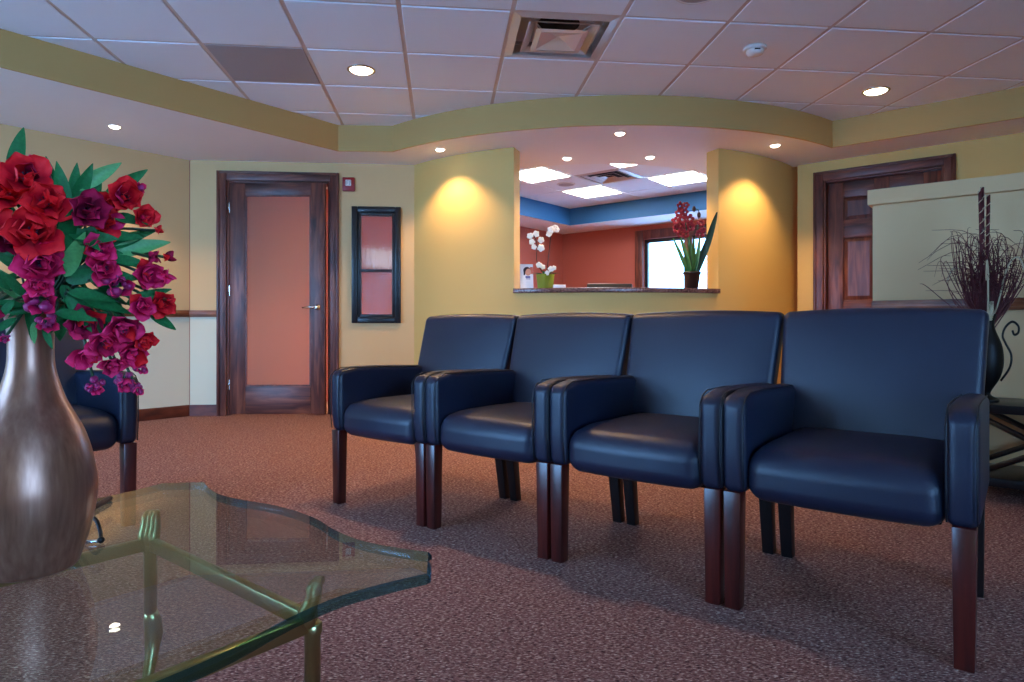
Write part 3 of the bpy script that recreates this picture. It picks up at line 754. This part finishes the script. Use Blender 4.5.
# ------------------------------------------------------------------ silk flowers
def petal_mesh(name, m, L=1.0, wdt=.8, cup=.35, n=7, k=6, ruff=.05, seed=0):
    rr = random.Random(seed); vs = []; fs = []
    for i in range(n+1):
        u = i/n; wi = wdt*.5*((.25+.75*sin(pi/2*min(1, u/.6))) if u < .6 else sqrt(max(.03, 1-((u-.6)/.42)**2)))
        for j in range(k+1):
            v = -1+2*j/k
            x = v*wi; y = L*u*(1-.12*v*v); z = cup*(u*u*.8+.9*v*v*wi*u)-cup*1.6*max(0, u-.62)**2+ruff*sin(7*u+3*v+seed*2)*u+rr.uniform(-ruff, ruff)*.12*u
            vs.append((x, y, z))
    for i in range(n):
        for j in range(k): a = i*(k+1)+j; fs.append((a, a+1, a+k+2, a+k+1))
    return MB().add(vs, fs, 0, True).mesh(name, m)
PET = {c: [petal_mesh('petal', M[m], 1, .92, cu, seed=s, ruff=.06) for s, cu in ((1, .30), (2, .55), (3, .9), (4, 1.1))] for c, m in (('r', 'petal'), ('p', 'petal_pink'), ('d', 'petal_dark'))}
mb = MB()
for k in range(9):
    a = k*2.4; q = .12+.03*(k % 3); mb.tube([(0, 0, .05), (q*cos(a)*.6, q*sin(a)*.6, .3), (q*cos(a)*1.3, q*sin(a)*1.3, .52)], [.018, .014, .03], 5)
STAM = mb.mesh('stamen', M['stamen'])
mb = MB(); rq = random.Random(3)
for k in range(16):
    v = Vector((rq.gauss(0, 1), rq.gauss(0, 1), rq.gauss(.3, 1))).normalized()*rq.uniform(.35, .85); mb.ball(v, rq.uniform(.2, .32), 8, 0, (1, 1, 1.25))
BUDC = mb.mesh('bud_cluster', M['bud'])
def leaf_mesh(name, m, seed):
    rr = random.Random(seed); vs = []; fs = []; n = 8; bend = rr.uniform(.12, .3)
    for i in range(n+1):
        u = i/n; wi = .135*sin(pi*min(1, u**.8*.98+.015))**.8+.004
        for j in (-1, -.5, 0, .5, 1): vs.append((j*wi, u, -bend*u*u+.35*abs(j)*wi+.015*sin(9*u+j)))
    for i in range(n):
        for j in range(4): a = i*5+j; fs.append((a, a+1, a+6, a+5))
    return MB().add(vs, fs, 0, True).mesh(name, m)
LEAF = [leaf_mesh('leaf', M['leaf'], s) for s in range(3)]; LEAFP = leaf_mesh('leaf', M['leaf_pale'], 9)
mouth = VX+Vector((0, 0, .380))
def orient(zdir, spin=0):
    q = Vector(zdir).normalized().to_track_quat('Z', 'Y').to_matrix().to_4x4()
    return q @ Matrix.Rotation(spin, 4, 'Z')
def ydir_matrix(d, up):
    y = Vector(d).normalized(); x = y.cross(Vector(up)).normalized(); z = x.cross(y)
    return Matrix((x, y, z)).transposed().to_4x4()
def bloom(root, pos, face, r, col, rq, kind='bloom'):
    b = link('blossom', None, root); b.matrix_local = Matrix.Translation(pos-root.location) @ orient(face, rq.uniform(0, 6))
    if kind == 'cluster':
        o = link('bud_cluster', BUDC, b); o.scale = (r*.95,)*3
        for k in range(5):
            o = link('petal', PET['p'][rq.choice((1, 2))], b); a = k*1.257+rq.uniform(-.2, .2)
            o.matrix_local = Matrix.Rotation(a, 4, 'Z') @ Matrix.Translation((0, r*.3, r*.1)) @ Matrix.Rotation(rq.uniform(.2, .9), 4, 'X') @ Matrix.Scale(r*.75, 4)
        return
    if kind == 'bud':
        rows = [(4, .9, 1.15, 1.0, 3)]
    else:
        rows = [(5, .06, .18, 1.02, 1), (4, .08, .62, .9, 2), (3, .04, 1.05, .62, 3)]
    for cnt, rad, tilt, scl, pm in rows:
        off = rq.uniform(0, 6)
        for k in range(cnt):
            a = off+2*pi*k/cnt+rq.uniform(-.18, .18)
            o = link('petal', PET[col if rq.random() > .18 else rq.choice('rpd')][min(3, max(0, pm+rq.choice((-1, 0, 0))))], b)
            s = r*scl*rq.uniform(.85, 1.22)
            o.matrix_local = Matrix.Rotation(a, 4, 'Z') @ Matrix.Translation((0, r*rad if kind != 'bud' else r*.05, 0)) @ Matrix.Rotation(tilt+rq.uniform(-.3, .35), 4, 'X') @ Matrix.Scale(s, 4)
    if kind == 'bloom':
        o = link('stamen', STAM, b); o.scale = (r*.9,)*3
def fpos(x, y, dep=0):
    q = min(1, sqrt(((x-38)/150)**2+((y-240)/150)**2))
    return px(x, y, 1.0-.12*sqrt(max(0, 1-q*q))+dep)
ball_c = px(40, 262, 1.03)
def face_of(p, k=.55):
    d = (p-ball_c).normalized(); v = (Vector((0, 0, HC))-p).normalized(); return d*k+v*(1-k)
SPR = {
 'A': ('upright spray of large red silk blossoms above the vase mouth', [(26, 180, 25, 'r'), (46, 204, 25, 'r'), (33, 233, 28, 'r'), (42, 263, 25, 'p'), (8, 196, 22, 'r'), (38, 170, 15, 'd', 'cluster', .02), (14, 240, 18, 'd', 'bloom', .05)]),
 'B': ('drooping spray of fuchsia silk blossoms hanging beside the vase neck', [(84, 318, 21, 'd', 'bloom', .04), (120, 325, 22, 'p'), (104, 340, 18, 'p'), (132, 350, 17, 'p'), (88, 352, 17, 'p'), (143, 338, 13, 'r'), (112, 362, 13, 'p'), (95, 385, 11, 'p', 'cluster'), (124, 380, 13, 'p', 'cluster'), (137, 388, 8, 'p', 'cluster'), (140, 366, 9, 'p', 'cluster')]),
 'C': ('spray of small red silk blossoms reaching right over the chair rail', [(124, 198, 19, 'r'), (143, 219, 14, 'r'), (157, 230, 9, 'r', 'bud'), (136, 190, 10, 'd', 'cluster'), (152, 257, 12, 'd', 'bud'), (166, 257, 10, 'r', 'bud'), (146, 274, 17, 'p'), (164, 275, 13, 'p', 'bud'), (160, 303, 14, 'r'), (141, 305, 14, 'p'), (168, 300, 8, 'r', 'bud')]),
 'D': ('spray of burgundy silk blossoms in the middle of the bouquet', [(88, 212, 22, 'd'), (104, 222, 17, 'r', 'bloom', .03), (97, 250, 17, 'p'), (103, 268, 17, 'p'), (118, 286, 17, 'd', 'cluster'), (108, 205, 13, 'r', 'bloom', .03)]),
 'E': ('cluster of plum silk buds drooping over the vase rim', [(40, 300, 19, 'p', 'cluster'), (48, 322, 13, 'p', 'cluster'), (38, 285, 14, 'p', 'bloom')]),
 'F': ('spray of red silk blossoms cut by the left picture edge', [(-12, 225, 24, 'r'), (-24, 180, 24, 'r', 'bloom', .04), (-30, 265, 24, 'p'), (-45, 220, 22, 'r', 'bloom', .05), (-40, 300, 18, 'p'), (5, 338, 6, 'd', 'cluster'), (-60, 260, 20, 'd'), (-15, 310, 16, 'd')]),
}
LV = [('F', 22, 306, -4, 300), ('F', 24, 300, 0, 286, 1), ('F', 16, 318, -10, 334), ('F', 18, 285, -12, 276), ('F', 20, 270, -8, 250), ('E', 30, 312, 8, 312), ('A', 12, 178, 21, 128), ('A', 65, 220, 62, 166), ('A', 72, 205, 77, 168), ('D', 70, 210, 92, 170), ('D', 75, 190, 120, 163, 1), ('D', 70, 210, 110, 190), ('C', 105, 198, 144, 171), ('D', 66, 260, 84, 238), ('D', 64, 276, 80, 240, 1),
      ('C', 108, 254, 168, 240, 1), ('C', 106, 250, 152, 226), ('C', 112, 216, 146, 222), ('C', 112, 258, 148, 264), ('D', 66, 280, 104, 272), ('D', 68, 292, 112, 298), ('B', 126, 304, 168, 288), ('B', 100, 312, 147, 336), ('B', 146, 310, 178, 330),
      ('D', 62, 300, 98, 306), ('E', 34, 322, 33, 344, 1), ('E', 44, 326, 50, 346), ('A', 16, 246, -4, 205), ('F', 10, 290, -14, 262), ('F', 14, 300, -6, 322), ('A', 24, 296, 4, 272), ('D', 74, 240, 110, 236), ('A', 62, 238, 92, 190), ('D', 70, 230, 96, 244),
      ('D', 60, 250, 74, 212), ('D', 84, 300, 128, 310), ('D', 70, 250, 118, 252), ('B', 66, 296, 92, 330), ('C', 100, 236, 140, 236), ('F', -10, 200, -30, 140), ('F', -20, 230, -70, 200), ('D', 56, 312, 90, 318), ('C', 90, 280, 134, 276), ('A', 54, 195, 48, 160), ('C', 96, 200, 100, 176)]
roots = {}; stems = {}
rq = random.Random(21)
for key, (lab, bl) in SPR.items():
    roots[key] = thing('flower_spray', lab, 'flowers', mouth.copy(), 0, 'silk flower sprays in the vase'); stems[key] = MB()
    for q in bl:
        x, y, r, col = q[:4]; kd = q[4] if len(q) > 4 else 'bloom'; dp = q[5] if len(q) > 5 else 0
        p = fpos(x, y, dp+rq.uniform(-.012, .012)); fc = face_of(p, .5)
        if key == 'B': fc = fc+Vector((0, 0, -.25))
        bloom(roots[key], p, fc, r/F*p.y*.98, col, rq, kd)
        a = Vector((rq.uniform(-.008, .008), rq.uniform(-.008, .008), -.02)); e_ = p-mouth
        mid = Vector((e_.x*.35, e_.y*.2+.03, max(.05, e_.z*.6+.05)))
        stems[key].tube(smoothline([tuple(a), tuple(mid), tuple(e_-fc.normalized()*.004)], 5), .0022, 5)
for q in LV:
    key, x0, y0, x1, y1 = q[:5]; dp = rq.uniform(.0, .035)
    p0 = fpos(x0, y0, dp+.02); p1 = fpos(x1, y1, dp-.005+rq.uniform(-.02, .02)); d = p1-p0
    o = link('leaf', LEAFP if len(q) > 5 else rq.choice(LEAF), roots[key])
    up = (Vector((0, 0, HC))-p0).normalized()+Vector((rq.uniform(-.35, .35), 0, rq.uniform(.0, .5)))
    o.matrix_local = Matrix.Translation(p0-mouth) @ ydir_matrix(d, up) @ Matrix.Scale(d.length*1.02, 4)
    stems[key].tube(smoothline([(0, 0, -.01), tuple((p0-mouth)*.55+Vector((0, .025, .02))), tuple(p0-mouth)], 4), .0017, 5)
for k in range(46):
    x0, y0 = rq.uniform(5, 110), rq.uniform(210, 315); a = atan2(y0-270, x0-45)+rq.uniform(-.7, .7); ln = rq.uniform(26, 44)
    p0 = fpos(x0, y0, .075); p1 = fpos(x0+ln*cos(a), y0+ln*sin(a), .06+rq.uniform(-.03, .03)); d = p1-p0
    o = link('leaf', rq.choice(LEAF), roots[rq.choice('ABCDF')])
    o.matrix_local = Matrix.Translation(p0-mouth) @ ydir_matrix(d, (Vector((0, 0, HC))-p0).normalized()+Vector((rq.uniform(-.5, .5), 0, .3))) @ Matrix.Scale(d.length, 4)
for key in SPR: stems[key].obj('stem', M['stem'], roots[key])
mb = MB(); rq2 = random.Random(5)
for k in range(260):
    a = rq2.uniform(0, 6.28); r0_ = rq2.uniform(.0, .026); r1_ = rq2.uniform(.035, .066)
    mb.tube([(r0_*cos(a), r0_*sin(a), 0.0), (r1_*.8*cos(a+.3), r1_*.8*sin(a+.3), rq2.uniform(.016, .04)), (r1_*cos(a+.8), r1_*sin(a+.8), rq2.uniform(.012, .045))], .0013, 4, cap=False)
mo = mb.obj('moss', M['moss']); mo.location = mouth; tag(mo, 'dry brown moss tucked into the vase mouth', 'moss', None, 'stuff')

# ------------------------------------------------------------------ things on the reception counter
CZ = 1.108
t = thing('orchid_pot', 'square lime green pot with a white orchid on the counter', 'plant', Vector((.275, 5.40, CZ)), R(38))
mb = MB().add([(sx*q, sy*q, z) for z, q in ((0, .046), (.118, .055)) for sx, sy in ((-1, -1), (1, -1), (1, 1), (-1, 1))], [(3, 2, 1, 0), (4, 5, 6, 7), (0, 1, 5, 4), (1, 2, 6, 5), (2, 3, 7, 6), (3, 0, 4, 7)])
mb.obj('pot', M['potgreen'], t, bevel=.004)
rq3 = random.Random(11)
def orchid_flower(parent, p, r, m, face):
    mb = MB()
    for k in range(5):
        a = 2*pi*k/5+.3; mb.ball((r*.55*cos(a), r*.55*sin(a), 0), r*.5, 8, 0, (1, 1, .3))
    mb.ball((0, 0, r*.15), r*.25, 6)
    o = mb.obj('flower', m, parent); o.matrix_local = Matrix.Translation(p) @ orient(face, rq3.uniform(0, 6)); return o
Minv = Matrix.Rotation(-R(38), 4, 'Z')
def lp(x, y, Y, base, rz=R(38)): return Matrix.Rotation(-rz, 4, 'Z') @ (px(x, y, Y)-base)
b0 = t.location.copy()
fv = Matrix.Rotation(-R(38), 4, 'Z') @ Vector((-.1, -1, .1))
st1 = [(0, 0, .1), lp(537, 262, 5.38, b0), lp(537, 245, 5.36, b0), lp(534, 236, 5.35, b0), lp(531, 238, 5.34, b0)]
st2 = [(0.01, 0, .1), lp(548, 262, 5.4, b0), lp(550, 243, 5.38, b0), lp(551, 233, 5.37, b0), lp(554, 229, 5.36, b0)]
for s_ in (st1, st2): MB().tube(smoothline([tuple(v) for v in s_], 5), .004, 6).obj('stem', M['brown'], t)
for x, y, r in ((530, 236, 3.4), (536, 234, 3.6), (532, 242, 3.2), (541, 240, 3.4), (534, 247, 2.8), (541, 248, 3.8), (551, 230, 3.8), (555, 228, 3.4), (549, 234, 3.2), (557, 230, 2.6),
                (539, 265, 3.2), (543, 267, 2.6), (551, 269, 3.2), (554, 268, 2.6), (547, 273, 2.6)):
    orchid_flower(t, lp(x, y, 5.34+rq3.uniform(-.02, .02), b0), r/F*5.35, M['wpetal'], fv)
for k in range(7):
    a = k*.9+.2; d = Vector((cos(a), sin(a), .45)); o = link('leaf', LEAF[k % 3], t)
    o.matrix_local = Matrix.Translation((.015*cos(a), .015*sin(a), .108)) @ ydir_matrix(d, (0, 0, 1)) @ Matrix.Scale(.10, 4)
# crimson orchid in a black pot
t = thing('orchid_pot', 'black pot with crimson orchid and long strap leaves on the counter', 'plant', Vector((1.475, 5.37, CZ)), 0)
MB().lathe([(.045, 0), (.052, .01), (.066, .115), (.074, .118), (.074, .135), (.066, .135), (.06, .12), (.001, .118)], 24, cap=False).obj('pot', M['potblack'], t)
b0 = t.location.copy()
def strap(x0, x1, y1, wd_, m, bend, Y1):
    p0 = px(x0, 272, 5.37)-b0; p0.z = .118; p0.y = 0; p1 = px(x1, y1, Y1)-b0; n = 8; vs = []; fs = []
    for i in range(n+1):
        u = i/n; p = p0.lerp(p1, u)+Vector((0, -bend*sin(pi*u), 0)); q = 1.5*wd_*(sin(pi*min(1, .2+.78*u))**.6)
        vs += [p+Vector((-q, 0, 0)), p+Vector((0, .012, 0)), p+Vector((q, 0, 0))]
    for i in range(n): fs += [(i*3, i*3+1, i*3+4, i*3+3), (i*3+1, i*3+2, i*3+5, i*3+4)]
    o = MB().add(vs, fs, 0, True).obj('leaf', m, t); return o
for q in ((696, 717, 212, .020, 'strapd', .03, 5.34), (688, 673, 238, .012, 'strap', .02, 5.3), (691, 680, 236, .014, 'strap', .02, 5.33), (692, 688, 232, .013, 'strap', .01, 5.38), (693, 694, 238, .012, 'strap', -.02, 5.42), (694, 700, 236, .012, 'strap', .02, 5.34), (695, 706, 240, .014, 'strapd', .0, 5.4), (690, 684, 246, .012, 'strap', .03, 5.3)):
    strap(q[0], q[1], q[2], q[3], M[q[4]], q[5], q[6])
MB().tube(smoothline([(0, 0, .12), tuple(px(688, 240, 5.35)-b0), tuple(px(683, 206, 5.34)-b0)], 6), .005, 6).obj('stem', M['stem'], t)
MB().tube(smoothline([(.01, 0, .12), tuple(px(697, 235, 5.35)-b0), tuple(px(699, 212, 5.34)-b0), tuple(px(694, 209, 5.32)-b0)], 6), .004, 6).obj('stem', M['stem'], t)
rq3 = random.Random(8)
for x, y, r in ((680, 206, 4), (686, 205, 3.5), (679, 213, 4), (685, 212, 4), (676, 221, 4), (682, 220, 4.5), (690, 219, 4.5), (677, 229, 5), (684, 228, 4.5), (690, 227, 5), (680, 234, 4), (686, 234, 4), (701, 223, 4), (700, 234, 4.5), (703, 230, 3)):
    mb = MB(); s_ = r/F*5.35*1.1
    for k in range(5):
        a = 2*pi*k/5; mb.ball((s_*.6*cos(a), s_*.6*sin(a), 0), s_*.55, 7, 0, (1.0 if k % 2 else .7, .8, .3))
    o = mb.obj('flower', M['orchid'], t); o.matrix_local = Matrix.Translation(px(x, y, 5.33+rq3.uniform(-.03, .03))-b0) @ orient((rq3.uniform(-.5, .5), -1, rq3.uniform(-.2, .4)), rq3.uniform(0, 6))
for x, y in ((694, 209), (699, 215)):
    o = MB().ball((0, 0, 0), .016, 7, 0, (1, 1, 1.6)).obj('bud', M['brown'], t); o.location = px(x, y, 5.33)-b0
# leaflet card
t = thing('leaflet', 'small white leaflet with a portrait photo left of the white orchid', 'leaflet', Vector((.125, 5.47, CZ)), R(6)); t.rotation_euler = (R(-10), 0, R(6))
MB().box(-.055, .055, 0, .004, 0, .215).obj('sheet', M['paper'], t)
mb = MB().ball((.012, -.001, .148), .026, 14, 0, (1, .08, 1.25)).obj('print_face', M['print_skin'], t)
MB().ball((.004, -.0005, .160), .032, 14, 0, (1, .06, 1.0)).box(-.026, -.012, -.0015, 0, .12, .16).obj('print_hair', M['print_hair'], t)
MB().box(.03, .054, -.001, 0, .13, .19).obj('print_panel', M['print_coral'], t)
MB().box(-.01, .03, -.0015, 0, .095, .112).box(-.005, .03, -.0015, 0, .085, .09).obj('print_text', M['print_blue'], t)
o = MB().box(-.05, .05, -.02, .02, 0, .028).obj('card_box', M['paper'], bevel=.003); o.location = (.385, 5.33, CZ); o.rotation_euler = (0, 0, R(5)); tag(o, 'small white card holder on the counter beside the green pot', 'card holder')
# office furniture seen over the counter
t = thing('office_desk', 'low work desk behind the reception counter', 'desk', W(-3.3, 5.4, 0), TH+R(39))
MB().box(-.7, .7, -.28, .28, .72, .75).obj('desk_top', M['woodh'], t)
for sx in (-.66, .66): MB().box(sx-.02, sx+.02, -.26, .26, 0, .72).obj('side_panel', M['wood'], t)
dl = t.location.copy()
t = thing('monitor', 'dark computer monitor top edge behind the reception counter', 'monitor', Vector((.93, dl.y-.02, .75)), R(0))
MB().box(-.215, .215, -.02, .02, .12, .455).obj('screen', M['screen'], t, bevel=.01)
MB().box(-.205, .205, -.024, -.02, .13, .445).obj('back_shell', M['screen'], t, bevel=.003)
MB().lathe([(.1, 0), (.1, .012), (.02, .02), (.018, .2)], 20, c=(0, .04, 0)).obj('stand', M['screen'], t)
t = thing('bright_patch_standin', 'added white cabinet seen blurred through the rippled glass', 'standin', W(WL+.002, 4.82, 1.46), TH)  # unseen white box, added to give the rippled glass its bright patch
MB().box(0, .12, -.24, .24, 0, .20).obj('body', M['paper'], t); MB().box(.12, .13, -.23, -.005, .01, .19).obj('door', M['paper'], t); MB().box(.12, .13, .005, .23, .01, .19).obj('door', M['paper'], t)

# ------------------------------------------------------------------ end table, iron vase and dried grasses
EC = W(.02, 3.86)
t = thing('end_table', 'low dark iron end table with crossed side bars by the partition', 'table', EC, TH)
MB().box(-.30, .30, -.20, .20, .405, .445).obj('table_top', M['black'], t, bevel=.004)
for sx in (-.28, .28):
    for sy in (-.18, .18): MB().box(sx-.016, sx+.016, sy-.016, sy+.016, 0, .405).obj('leg', M['black'], t)
MB().box(-.30, .30, -.20, .20, .075, .115).obj('shelf', M['black'], t, bevel=.004)
for y_ in (-.18, .18):
    for a_, b_ in (((-.27, .12), (.27, .40)), ((-.27, .40), (.27, .12))): MB().tube([(a_[0], y_+(.006 if a_[1] > .2 else -.006), a_[1]), (b_[0], y_+(.006 if a_[1] > .2 else -.006), b_[1])], .013, 8).obj('cross_bar', M['black'], t)
vb = W(-.205, 3.80, .445)
t = thing('iron_vase', 'dark iron urn with curled scroll handles on the end table', 'vase', vb, TH)
MB().lathe(smoothline([(.07, 0), (.072, .012), (.03, .03), (.028, .05), (.075, .11), (.098, .18), (.09, .26), (.055, .33), (.045, .37), (.06, .41)], 4)+[(.05, .405), (.04, .37), (.001, .36)], 28, cap=False).obj('body', M['iron'], t).scale = (.68, .68, 1)
for s_ in (-1, 1):
    MB().tube(smoothline([(s_*.075, 0, .10), (s_*.12, 0, .16), (s_*.13, 0, .22), (s_*.10, 0, .275), (s_*.085, 0, .31), (s_*.10, 0, .35), (s_*.135, 0, .375), (s_*.165, 0, .355), (s_*.165, 0, .325), (s_*.145, 0, .315), (s_*.135, 0, .335)], 5), .006, 7).obj('handle', M['iron'], t).scale = (.72, .72, 1)
top = vb+Vector((0, 0, .39))
t = thing('dried_arrangement', 'dried burgundy grasses and bound sticks standing in the iron urn', 'dried plants', top, 0)
rq4 = random.Random(17); mb = MB()
for k in range(190):
    a = rq4.uniform(0, 2*pi); sp = rq4.uniform(.04, .20); hh = rq4.uniform(.12, .40)
    if rq4.random() < .12: sp *= 1.6
    dr = Vector((cos(a)*sp, 0, 0)) + Vector((.629, .777, 0))*(sin(a)*sp*.3-.03); cur = rq4.uniform(-.09, .09)
    pts = [(dr.x*.12, dr.y*.12, -.05), tuple(dr*.45+Vector((cur, 0, hh*.5))), tuple(dr*.9+Vector((cur*.5, 0, hh))), tuple(dr*1.35+Vector((-cur, 0, hh*(1.05 if rq4.random() < .6 else .72))))]
    mb.tube(smoothline(pts, 4), [.0032-.0026*i/12 for i in range(13)], 4, cap=False)
o = mb.obj('grass_blade', M['grass'], t); o['kind'] = 'stuff'
for k, (dx, hh) in enumerate(((-.03, .60), (-.012, .62), (.025, .585))):
    MB().tube([(dx*.5, .01*k, -.05), (dx, .01*k, hh)], .0075, 8).obj('stick', M['grass'], t)
    bd = MB()
    bd.tube([(dx*.5+(dx*.5)*(i/60)+.0088*cos(i*.8), .01*k+.0088*sin(i*.8), .22+(hh-.22)*i/60) for i in range(61)], .0024, 4)
    bd.obj('binding', M['straw'], t)
for k in range(5):
    a = k*1.3+.4; r_ = .09+.03*(k % 2)
    MB().tube(smoothline([(0, 0, -.04), (r_*.5*cos(a), r_*.4*sin(a), .06), (r_*cos(a), r_*.7*sin(a), .16+.02*k), (r_*1.6*cos(a), r_*sin(a), .20+.02*k), (r_*2*cos(a), r_*1.2*sin(a), .17)], 5), [.004]*20+[.002], 5).obj('curled_reed', M['straw'], t)
mb = MB()
for i in range(10): mb.ball((-.008+.0012*i, -.03, -.005+i*.009), .017-.0012*abs(i-3), 8, 0, (1, 1, .5))
mb.obj('seed_pod', M['straw'], t)
